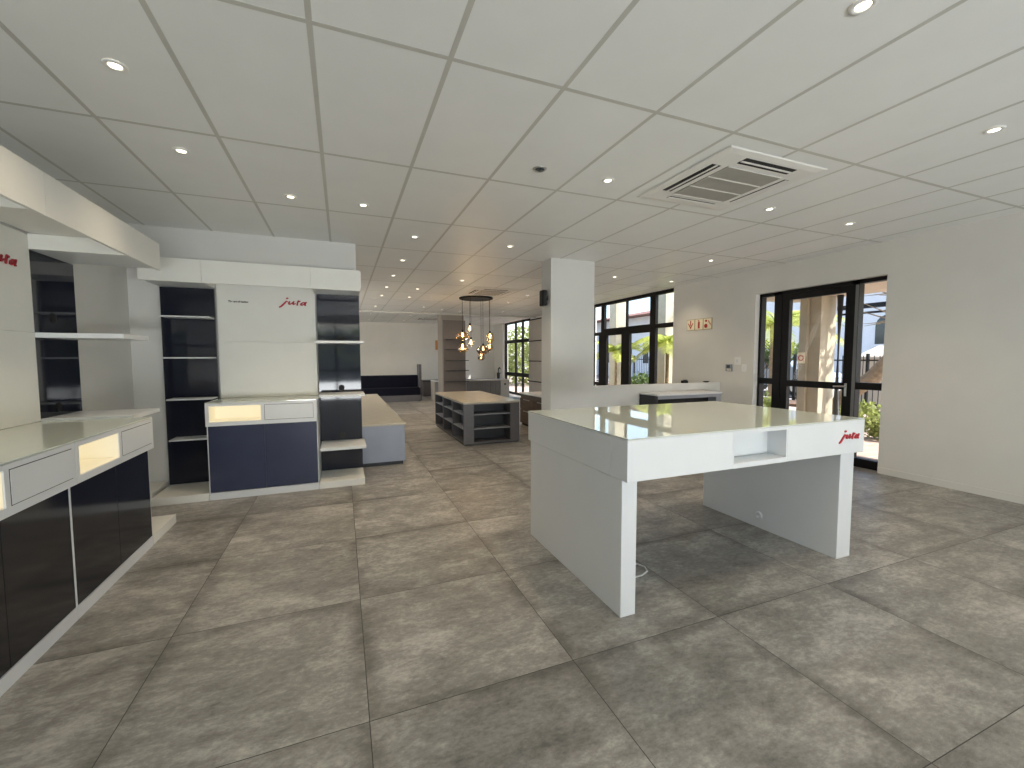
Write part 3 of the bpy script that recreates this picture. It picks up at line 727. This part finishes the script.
sn = thing('ceiling_sensor', 'small dark round sensor in the ceiling left of the cassette', 'sensor', (1.371, 2.891, CE))
bm = BM(); lathe(bm, (1.371, 2.891, CE-.0006), [(.034, -.004), (.04, -.010), (.05, -.006), (.052, -.001)], 20); obj('rim', bm, M['chrome'], sn, smooth=True)
bm = BM(); lathe(bm, (1.371, 2.891, CE-.0006), [(0, -.014), (.02, -.012), (.033, -.004)], 18); obj('lens', bm, M['screen'], sn, smooth=True)

# ------------------------------------------------------------------ pendant cluster
pl = thing('pendant_cluster', 'black round ceiling plate with hanging amber and smoked glass globes', 'lamp', (2.89, 9.48, CE))
bm = BM(); lathe(bm, (2.89, 9.48, CE-.005), [(0, -.035), (.36, -.035), (.385, -.025), (.385, 0), (0, 0)], 40); obj('ceiling_plate', bm, M['black'], pl)
def pendant(x, y, z, kind, m, lit=True):
    bm = BM(); tube(bm, [(x, y, z+.10), (x, y, CE-.041)], .004, 6); cd = obj('cord', bm, M['black'], pl)
    bm = BM(); cyl(bm, (x, y, z+.085), 'z', .022, .055, 12); obj('lamp_holder', bm, M['black'], cd)
    prof = {'oval': [(.03, .10), (.10, .075), (.15, .02), (.155, -.02), (.12, -.075), (.06, -.10), (0, -.105)],
            'drop': [(.03, .10), (.07, .06), (.12, -.02), (.115, -.08), (.07, -.12), (0, -.13)],
            'tube': [(.03, .10), (.075, .085), (.08, -.09), (.05, -.12), (0, -.125)],
            'small': [(.03, .09), (.06, .07), (.085, .01), (.075, -.05), (.03, -.08), (0, -.082)]}[kind]
    bm = BM(); lathe(bm, (x, y, z), prof, 24); obj('glass_globe', bm, m, pl, smooth=True, label='smoked glass globe' if m is M['smoke'] else 'clear amber glass globe')
    bm = BM(); lathe(bm, (x, y, z), [(.010, .08), (.018, .05), (.026, .015), (.018, -.015), (0, -.024)], 14); obj('bulb', bm, M['bulb'], pl, smooth=True)
    L = bpy.data.lights.new('pendant_glow', 'POINT'); L.energy = 3; L.color = (1, .72, .42); L.shadow_soft_size = .04
    lo = bpy.data.objects.new('pendant_glow', L); COL.objects.link(lo); lo.parent = pl; lo.location = (x-2.89, y-9.48, z-.06-CE)
for a in ((2.53, 9.35, 1.905, 'oval', M['amber']), (2.60, 9.62, 1.66, 'drop', M['amber']), (2.83, 9.80, 2.09, 'small', M['clearlamp']), (2.71, 9.30, 1.74, 'small', M['clearlamp']),
          (2.995, 9.30, 1.60, 'oval', M['smoke']), (3.05, 9.62, 1.48, 'tube', M['smoke']), (3.17, 9.33, 1.885, 'tube', M['amber']), (3.22, 9.52, 1.655, 'small', M['amber'])): pendant(*a)

# ------------------------------------------------------------------ far room
sbox('column', M['wall'], 'pale square pillar near the far end, clad with a grey shelf board', 'column', (2.905, 3.60, 13.14, 13.8, 0, CE))
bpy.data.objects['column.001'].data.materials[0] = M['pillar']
sh = thing('shelf_cladding', 'grey brown shelf board with thin shelves on the far pillar', 'shelf', (3.25, 13.0, 0))
bobj('board', M['greywood'], sh, (2.905, 3.60, 12.98, 13.138, 0, 2.57))
for z in (1.985, 1.676, 1.342, 1.031, .701):
    bobj('shelf', M['charcoal'], sh, (2.93, 3.66, 12.80, 12.979, z-.02, z))
# slatted counter
c = thing('slatted_counter', 'white topped counter with vertical grey slats behind the island', 'counter', (4.1, 14.1, 0))
bobj('top', M['whitestone'], c, (2.77, 5.42, 13.83, 14.45, .63, .66), bev=.002)
bobj('side_panel', M['beigeboard'], c, (2.78, 2.81, 13.85, 14.43, 0, .629))
bobj('body', M['greylight'], c, (2.811, 5.09, 13.90, 14.43, 0, .629))
for k in range(25):
    bobj('slat', M['greylight'], c, (2.825+.0905*k, 2.897+.0905*k, 13.865, 13.899, .03, .625))
bobj('end_cabinet', M['white'], c, (5.092, 5.41, 13.85, 14.43, 0, .629), label='white end cabinet')
bm = BM(); cyl(bm, (5.25, 13.849, .50), (0, -1, 0), .035, .006, 20); obj('lock', bm, M['black'], c)
tp = thing('tap', 'small black tap standing on the back counter by the far window', 'tap', (5.75, 15.9, .586))
bm = BM(); cyl(bm, (5.75, 15.9, .587), 'z', .06, .24, 14); tube(bm, [(5.75, 15.9, .8), (5.75, 15.9, .98), (5.75, 15.78, 1.03), (5.75, 15.70, .98)], .022, 8); obj('spout', bm, M['black'], tp)
bm = BM(); cyl(bm, (5.75, 15.9, .78), (1, 0, .3), .014, .12, 8); obj('lever', bm, M['black'], tp)
# back counter
c = thing('back_counter', 'low grey counter with dark top along the end wall', 'counter', (4.2, 16.0, 0))
bobj('body', M['grey'], c, (2.75, 5.95, 15.7, 16.3, 0, .55))
bobj('top', M['charcoal'], c, (2.73, 5.97, 15.67, 16.32, .551, .585), bev=.002)
bobj('door', M['greywood'], c, (2.76, 3.55, 15.685, 15.699, .05, .54))
bobj('door', M['greywood'], c, (3.56, 4.35, 15.685, 15.699, .05, .54))
# navy seat
s_ = thing('banquette', 'navy upholstered banquette with grey base and tall end panel', 'seat', (.9, 14.3, 0))
bobj('base', M['grey'], s_, (-1.0, 2.36, 14.03, 14.68, 0, .21))
bm = BM(); box(bm, -1.0, 2.36, 14.0, 14.5, .211, .45, bev=.03, seg=3); obj('seat_cushion', bm, M['navy'], s_)
bm = BM(); box(bm, -1.0, 2.36, 14.505, 14.66, .212, .845, bev=.03, seg=3); obj('backrest', bm, M['navy'], s_)
bobj('end_panel', M['grey'], s_, (2.365, 2.45, 14.30, 14.70, 0, 1.20), bev=.003)
tag(bobj('wall_box', M['oak'], None, (3.54, 3.72, YB-.06, YB-.002, 1.74, 2.12), bev=.004), 'small orange brown box on the end wall beside the far pillar', 'box')
# clad pier between the windows
pc = thing('pier_cladding', 'beige panelled pier between the two tall windows, with black joints', 'cladding', (5.98, 11.6, 0))
zz = [0, .62, 1.30, 1.97, 2.68]
for a, b2 in zip(zz, zz[1:]):
    bobj('panel', M['beigeboard'], pc, (5.975, XW-.012, 9.8, 13.44, a+.015, b2-.015))
bobj('backing', M['black'], pc, (XW-.011, XW-.001, 9.8, 13.44, 0, 2.72))
for z in zz[1:]:
    bobj('joint_ledge', M['black'], pc, (5.93, XW-.012, 9.8, 13.44, z-.0145, z+.0145))

# ------------------------------------------------------------------ outdoors
bm = BM(); box(bm, 6.301, 13.6, -6, 30, -.14, -.03); struct('paving', bm, M['paving'], 'pinkish brick paving outside the glass door', 'paving')
bm = BM(); box(bm, 13.601, 60, -20, 60, -.16, -.05); struct('road', bm, M['road'], 'pale road beyond the fence', 'road')
bm = BM(); box(bm, -30, 6.3, -40, YR-.16, -.16, -.05); struct('path', bm, M['road'], 'unseen forecourt in front of the shop front glazing, made pale to bounce light in', 'path')  # out of view; ground made pale so light bounces indoors
bm = BM(); box(bm, 6.301, 60, -40, -6.01, -.16, -.06); struct('path', bm, M['road'], 'pavement outside the front corner', 'path')
sbox('roof', M['soffit'], 'beige porch soffit above the entrance door', 'roof', (6.302, 8.6, -1.0, 6.1, 2.52, 2.70))
sbox('roof', M['soffit'], 'unseen soffit added in front of the shop front glazing to block sky light', 'roof', (-2.2, 6.3, -7.2, YR-.16, 2.62, 2.8))  # unseen roof added to block sun and sky before the front glazing
for k, (y, lab, h) in enumerate(((5.11, 'beige plaster porch column nearest the glass door', 2.519), (9.08, 'beige plaster column behind the right pane of the tall window', 3.6), (11.28, 'beige plaster column behind the left pane of the tall window', 3.6))):
    pc_ = thing('porch_column', lab, 'column', (8.2, y+.2, -.03))
    bobj('shaft', M['render'], pc_, (8.0, 8.42, y, y+.36, -.03, h), bev=.008)
    bobj('base', M['render'], pc_, (7.97, 8.45, y-.03, y+.39, -.03, .12), bev=.008)
    if k == 0:
        bobj('pilaster', M['render'], pc_, (7.93, 7.999, y+.20, y+.34, .121, h), bev=.006)
bm = BM(); box(bm, 7.915, 7.929, 5.32, 5.45, 1.30, 1.50); sg2 = obj('no_smoking_sign', bm, M['signface'])
tag(sg2, 'small square sign with a red ring on the porch column', 'sign')
bm = BM(); tube(bm, [(7.912, 5.385+.045*math.cos(a), 1.40+.045*math.sin(a)) for a in [2*PI*i/20 for i in range(20)]]+[(7.912, 5.43, 1.40)], .008, 6); obj('red_ring', bm, M['redsign'], sg2)
bm = BM(); tube(bm, [(8.30, 4.98, 2.515), (8.30, 4.98, .42), (8.30, 4.96, .3), (8.30, 4.80, .2), (8.30, 4.74, .05), (8.30, 4.74, -.02)], .05, 12)
tag(obj('drain_pipe', bm, M['drain'], None, smooth=True), 'dark drain pipe running down beside the porch column', 'pipe')

def leaves(bm, c, rad, nleaf, size, rnd, squash=1.0, up=.3):
    for _ in range(nleaf):
        while True:
            p = Vector((rnd.uniform(-1, 1), rnd.uniform(-1, 1), rnd.uniform(-1, 1)))
            if .25 < p.length < 1: break
        p = Vector((p.x*rad[0], p.y*rad[1], p.z*rad[2]))+Vector(c)
        d = Vector((rnd.uniform(-1, 1), rnd.uniform(-1, 1), rnd.uniform(-.6, 1)+up)).normalized(); s = d.cross(Vector((rnd.uniform(-1, 1), rnd.uniform(-1, 1), .5))).normalized()
        l = size*rnd.uniform(.6, 1.3); w = l*.32
        v = [bm.verts.new(q) for q in (p, p+d*l*.5+s*w, p+d*l, p+d*l*.5-s*w)]
        bm.faces.new(v)

def bush(name, label, c, rad, nleaf, size, m, cat='bush', group=None):
    rnd = random.Random(len(label)*7+int(c[1]*10))
    t = thing(name, label, cat, (c[0], c[1], -.03), group)
    bm = BM(); leaves(bm, (c[0], c[1], c[2]), rad, nleaf, size, rnd); obj('foliage', bm, m, t)
    bm = BM()
    for k in range(6):
        a = 2*PI*k/6; tube(bm, [(c[0], c[1], -.03), (c[0]+.3*rad[0]*math.cos(a), c[1]+.3*rad[1]*math.sin(a), c[2]-rad[2]*.2), (c[0]+.7*rad[0]*math.cos(a), c[1]+.7*rad[1]*math.sin(a), c[2]+rad[2]*.5)], [.018, .012, .005], 6)
    obj('stem', bm, M['bark'], t)
    return t

def palm(label, base, h, nf, fl, m, lean=(0, 0), droop=.6, seed=1, tr=1.0):
    rnd = random.Random(seed)
    t = thing('palm_tree', label, 'palm', base)
    B = Vector(base); T = B+Vector((lean[0], lean[1], h))
    bm = BM(); tube(bm, [B, B.lerp(T, .4)+Vector((lean[0]*.05, 0, 0)), B.lerp(T, .75), T], [.16*tr, .13*tr, .12*tr, .14*tr], 12); obj('trunk', bm, M['bark'], t)
    for k in range(nf):
        az = 2*PI*k/nf+rnd.uniform(-.2, .2); el = rnd.uniform(.1, 1.1); L_ = fl*rnd.uniform(.8, 1.15)
        pts = []
        for i in range(9):
            s = i/8; r = L_*s; zz_ = L_*(math.sin(el)*s-droop*s*s*.9); rr = r*math.cos(el*.6)
            pts.append(T+Vector((rr*math.cos(az), rr*math.sin(az), zz_)))
        bm = BM(); tube(bm, pts, [.016*(1-i/9)+.003 for i in range(9)], 5)
        side = Vector((-math.sin(az), math.cos(az), 0))
        for i in range(1, 9):
            for sub in (0, .33, .66):
                p = pts[i-1].lerp(pts[i], sub) if i else pts[i]
                ln = .42*fl/1.6*math.sin(PI*min(1, (i+sub)/9.5))+.06
                d = (pts[i]-pts[i-1]).normalized()
                for sg in (-1, 1):
                    tip = p+(side*sg*.8+d*.55+Vector((0, 0, -.35))).normalized()*ln
                    w = d*.018
                    v = [bm.verts.new(q) for q in (p-w, p+w, p.lerp(tip, .6)+w*.8, tip, p.lerp(tip, .6)-w*.8)]
                    bm.faces.new(v)
        obj('frond', bm, m, t)
    return t
palm('green palm outside between the tall window and the half wall', (7.25, 8.15, -.03), 1.75, 18, .95, M['palm'], (0.05, .05), .8, 3, .35)
palm('arching palm in front of the left beige column', (7.35, 10.35, -.03), 1.65, 12, 0.9, M['palm'], (0, 0), .75, 5, .3)
palm('tall palm beyond the left side light of the door', (10.6, 7.9, -.03), 2.3, 18, 1.7, M['palm'], (0, 0), .8, 8)
palm('tall dark palm rising beside the right beige column', (9.3, 9.6, -.03), 3.2, 14, 1.3, M['palmdark'], (0, 0), .8, 11)
# leaning trunk
tt = thing('leaning_tree', 'leaning tree with a thick bare trunk behind the right side light', 'tree', (10.0, 6.05, -.03))
bm = BM(); tube(bm, [(10.0, 6.15, -.03), (10.0, 5.85, .55), (10.05, 5.35, 1.0), (10.1, 4.95, 1.55), (10.1, 4.75, 2.2), (10.1, 4.7, 3.2)], [.17, .16, .15, .14, .12, .09], 12); obj('trunk', bm, M['bark'], tt)
bm = BM()
rnd = random.Random(4)
for k in range(14):
    a = Vector((10.1, 4.75+rnd.uniform(-.05, .05), rnd.uniform(1.9, 3.1))); d = Vector((rnd.uniform(-.4, .4), rnd.uniform(.1, 1.2), rnd.uniform(-.1, .5)))
    tube(bm, [a, a+d*.5, a+d+Vector((0, 0, rnd.uniform(-.2, .1)))], [.025, .014, .004], 5)
obj('branch', bm, M['bark'], tt)
bm = BM(); leaves(bm, (10.2, 4.6, 3.7), (1.4, 1.6, .6), 900, .16, rnd); obj('foliage', bm, M['hedge'], tt)
bush('garden_bush', 'leafy low bush on the paving outside the right side light', (8.75, 4.42, .17), (.28, .32, .26), 420, .10, M['leaf'])
bush('garden_bush', 'leafy low bush behind the one beside the right side light', (9.45, 5.2, .22), (.35, .4, .32), 420, .11, M['leaf'])
bush('garden_bush', 'yellow green bush outside the left side light of the door', (8.9, 6.9, .22), (.4, .55, .33), 500, .12, M['leaf'])
bush('garden_bush', 'bush growing outside the middle of the tall window', (10.6, 13.2, .35), (.7, 1.0, .45), 700, .16, M['hedge'])
bush('garden_bush', 'big bush outside the far corner window', (9.2, 21.5, 1.2), (1.6, 2.6, 1.9), 1800, .26, M['leaf'])
bm = BM(); box(bm, 12.2, 13.3, 7.6, 20.0, -.03, .05); struct('garden_bed', bm, M['soil'], 'strip of soil along the fence', 'garden')
bush('hedge', 'dark clipped hedge behind the fence at the left side light', (14.6, 11.6, 1.55), (.8, 2.2, .42), 1500, .16, M['hedge'], 'hedge')
# fence
f_ = thing('fence', 'black metal fence of upright bars along the road', 'fence', (13.3, 9, -.03))
for k in range(12):
    y = 3.2+2.0*k; bobj('post', M['black'], f_, (13.28, 13.34, y, y+.06, -.03, 1.5))
bobj('rail', M['black'], f_, (13.29, 13.33, 3.2, 25.3, 1.30, 1.34)); bobj('rail', M['black'], f_, (13.29, 13.33, 3.2, 25.3, .10, .14))
bm = BM(); y = 3.3
while y < 25.2: box(bm, 13.303, 13.317, y, y+.014, .02, 1.45); y += .13
obj('bars', bm, M['black'], f_)
# gate pillar
g_ = thing('gate_pillar', 'cream gate pillar with pyramid cap behind the right side light', 'pillar', (14.3, 7.4, -.05))
bobj('shaft', M['soffit'], g_, (13.95, 14.75, 7.0, 7.8, -.05, 1.36), bev=.01)
bm = BM(); cyl(bm, (14.35, 7.4, 1.362), 'z', .72, .06, 4); cyl(bm, (14.35, 7.4, 1.4225), 'z', .68, .32, 4, .12)
bmesh.ops.rotate(bm, verts=bm.verts, cent=(14.35, 7.4, 1.36), matrix=Matrix.Rotation(PI/4, 3, 'Z')); obj('cap', bm, M['soffit'], g_)
# carport beams behind right sidelight
cp = thing('carport', 'dark slatted carport roof seen at the top of the right side light', 'carport', (16.6, 8.5, -.05))
bobj('beam', M['black'], cp, (16.0, 16.25, 6.9, 9.7, 3.02, 3.16)); bobj('beam', M['black'], cp, (16.05, 16.2, 6.9, 9.7, 2.84, 2.90)); bobj('post', M['black'], cp, (16.05, 16.2, 7.0, 7.14, -.05, 2.839))
# houses
h1 = thing('white_house', 'white house with a dark arched window beyond the gate', 'house', (25, 13, -.05))
bobj('wall', M['house'], h1, (25, 32, 9.0, 20.0, -.05, 5.5))
bm = BM(); pts = [(-.55, 0), (.55, 0), (.55, .9)]+[(.55*math.cos(a), .9+.55*math.sin(a)) for a in [PI*i/12 for i in range(1, 12)]]+[(-.55, .9)]
a = [bm.verts.new((24.97, 12.75+p[0], 2.05+p[1])) for p in pts]; b2 = [bm.verts.new((24.999, 12.75+p[0], 2.05+p[1])) for p in pts]
bm.faces.new(a); bm.faces.new(b2[::-1])
for i in range(len(pts)): bm.faces.new((a[i], b2[i], b2[(i+1) % len(pts)], a[(i+1) % len(pts)]))
obj('arched_window', bm, M['carglass'], h1); bobj('sill', M['house'], h1, (24.85, 24.969, 12.1, 13.4, 1.93, 2.04))
h2 = thing('white_house', 'white house with overhanging red tiled roof behind the tall window', 'house', (20, 26, -.05))
bobj('wall', M['house'], h2, (20, 30, 22.5, 33, -.05, 4.3))
bm = BM()
v = [bm.verts.new(p) for p in ((18.9, 21.6, 4.32), (31, 21.6, 4.32), (31, 34, 4.32), (18.9, 34, 4.32), (25, 27.8, 5.5))]
for q in ((0, 1, 4), (1, 2, 4), (2, 3, 4), (3, 0, 4), (3, 2, 1, 0)): bm.faces.new([v[k] for k in q])
obj('roof', bm, M['redroof'], h2)
for y in (23.6, 26.2, 28.8):
    w_ = bobj('window', M['carglass'], h2, (19.96, 19.999, y, y+1.3, 1.0, 2.4)); bobj('window_bar', M['house'], w_, (19.94, 19.959, y+.6, y+.68, 1.0, 2.4))
# parked car
cr = thing('parked_car', 'silver blue parked car behind the fence at the left side light', 'car', (16.5, 12.2, -.05))
prof = [(-2.1, .30), (-2.15, .62), (-1.95, .82), (-1.25, .90), (-.75, 1.36), (.75, 1.40), (1.45, .98), (2.05, .92), (2.15, .60), (2.1, .30)]
bm = BM()
A_ = [bm.verts.new((15.8, 12.2+p[0], p[1])) for p in prof]; B_ = [bm.verts.new((17.4, 12.2+p[0], p[1])) for p in prof]
bm.faces.new(A_); bm.faces.new(B_[::-1])
for i in range(len(prof)): bm.faces.new((A_[i], B_[i], B_[(i+1) % len(prof)], A_[(i+1) % len(prof)]))
bmesh.ops.bevel(bm, geom=bm.edges[:], offset=.06, segments=2, affect='EDGES'); obj('body', bm, M['carpaint'], cr)
bm = BM()
for q in (((-1.05, .93), (-.68, 1.30), (-.02, 1.32), (-.02, .95)), ((.04, .95), (.04, 1.32), (.70, 1.33), (1.2, .99))):
    a = [bm.verts.new((15.785, 12.2+p[0], p[1])) for p in q]; b2 = [bm.verts.new((15.80, 12.2+p[0], p[1])) for p in q]
    bm.faces.new(a); bm.faces.new(b2[::-1])
    for i in range(4): bm.faces.new((a[i], b2[i], b2[(i+1) % 4], a[(i+1) % 4]))
obj('side_window', bm, M['carglass'], cr)
for y in (-1.3, 1.35):
    for xx in (15.74, 17.2):
        bm = BM(); cyl(bm, (xx, 12.2+y, .27), 'x', .32, .22, 20); w_ = obj('wheel', bm, M['tyre'], cr)
        if xx < 16: bm = BM(); cyl(bm, (xx-.01, 12.2+y, .27), 'x', .19, .009, 16); obj('hub', bm, M['chrome'], w_)
# planting behind the viewpoint, mirrored in the gloss panels
bush('hedge', 'green hedge outside the shop front glazing behind the viewpoint', (1.0, -8.6, 1.2), (8.0, .8, 1.3), 6000, .35, M['leaf'], 'hedge')

# ------------------------------------------------------------------ light
w = bpy.data.worlds.new('World'); S.world = w; w.use_nodes = True
nt = w.node_tree; bg = nt.nodes['Background']
sky = nt.nodes.new('ShaderNodeTexSky'); sky.sky_type = 'NISHITA'; sky.sun_disc = False
sky.sun_elevation = math.radians(52); sky.sun_rotation = math.radians(150); sky.air_density = 1.0; sky.dust_density = 1.6; sky.ozone_density = 1.2
nt.links.new(sky.outputs[0], bg.inputs[0]); bg.inputs['Strength'].default_value = 0.34
def sun(direction, e, col):
    L = bpy.data.lights.new('sun', 'SUN'); L.energy = e; L.color = col; L.angle = math.radians(.6)
    o = bpy.data.objects.new('sun', L); COL.objects.link(o)
    o.rotation_euler = Vector(direction).to_track_quat('-Z', 'Y').to_euler(); return o
sun((-.5, .5, -.8), 8.5, (1, .95, .86))
def area(name, loc, direction, sx, sy, power, col, spec=1.0):
    L = bpy.data.lights.new(name, 'AREA'); L.shape = 'RECTANGLE'; L.size = sx; L.size_y = sy; L.energy = power; L.color = col; L.specular_factor = spec
    o = bpy.data.objects.new(name, L); COL.objects.link(o); o.location = loc
    o.rotation_euler = Vector(direction).to_track_quat('-Z', 'Z').to_euler(); return o
area('front_window_daylight', (2.0, YR-.2, 1.35), (0, 1, 0), 7.0, 2.5, 26, (.66, .83, 1.0), 0.0)
area('front_ground_bounce', (2.0, YR-1.7, .1), (0, .29, .96), 8.0, 2.6, 1080, (.95, .985, 1.0), 0.0)
area('added_side_fill', (-3.25, 10.5, 1.6), (.6, .8, .25), 5.8, 1.9, 170, (1.0, .93, .82), 0.0)  # fill lamp added at the unseen side window to brighten the far room

# ------------------------------------------------------------------ camera
f, yaw, pitch, roll = 426.6, .3787, .062, -.0024
fw = Vector((math.sin(yaw), math.cos(yaw), 0)); r = Vector((math.cos(yaw), -math.sin(yaw), 0)); u = Vector((0, 0, 1))
f2 = fw*math.cos(pitch)-u*math.sin(pitch); u2 = u*math.cos(pitch)+fw*math.sin(pitch)
r3 = r*math.cos(roll)+u2*math.sin(roll); u3 = u2*math.cos(roll)-r*math.sin(roll)
cam = bpy.data.cameras.new('camera'); co = bpy.data.objects.new('camera', cam); COL.objects.link(co)
mw = Matrix(((r3.x, u3.x, -f2.x, 0), (r3.y, u3.y, -f2.y, 0), (r3.z, u3.z, -f2.z, 1.42), (0, 0, 0, 1)))
co.matrix_world = mw
cam.sensor_fit = 'HORIZONTAL'; cam.sensor_width = 36; cam.lens = f/1024*36; cam.clip_start = .05; cam.clip_end = 300
S.camera = co
S.view_settings.view_transform = 'Standard'; S.view_settings.look = 'None'; S.view_settings.exposure = 0.45; S.view_settings.gamma = 1.0; S.view_settings.use_curve_mapping = False
S.cycles.use_denoising = True
S.cycles.max_bounces = 10; S.cycles.diffuse_bounces = 6; S.cycles.transparent_max_bounces = 16; S.cycles.sample_clamp_indirect = 4.0
S.cycles.caustics_reflective = False; S.cycles.caustics_refractive = False
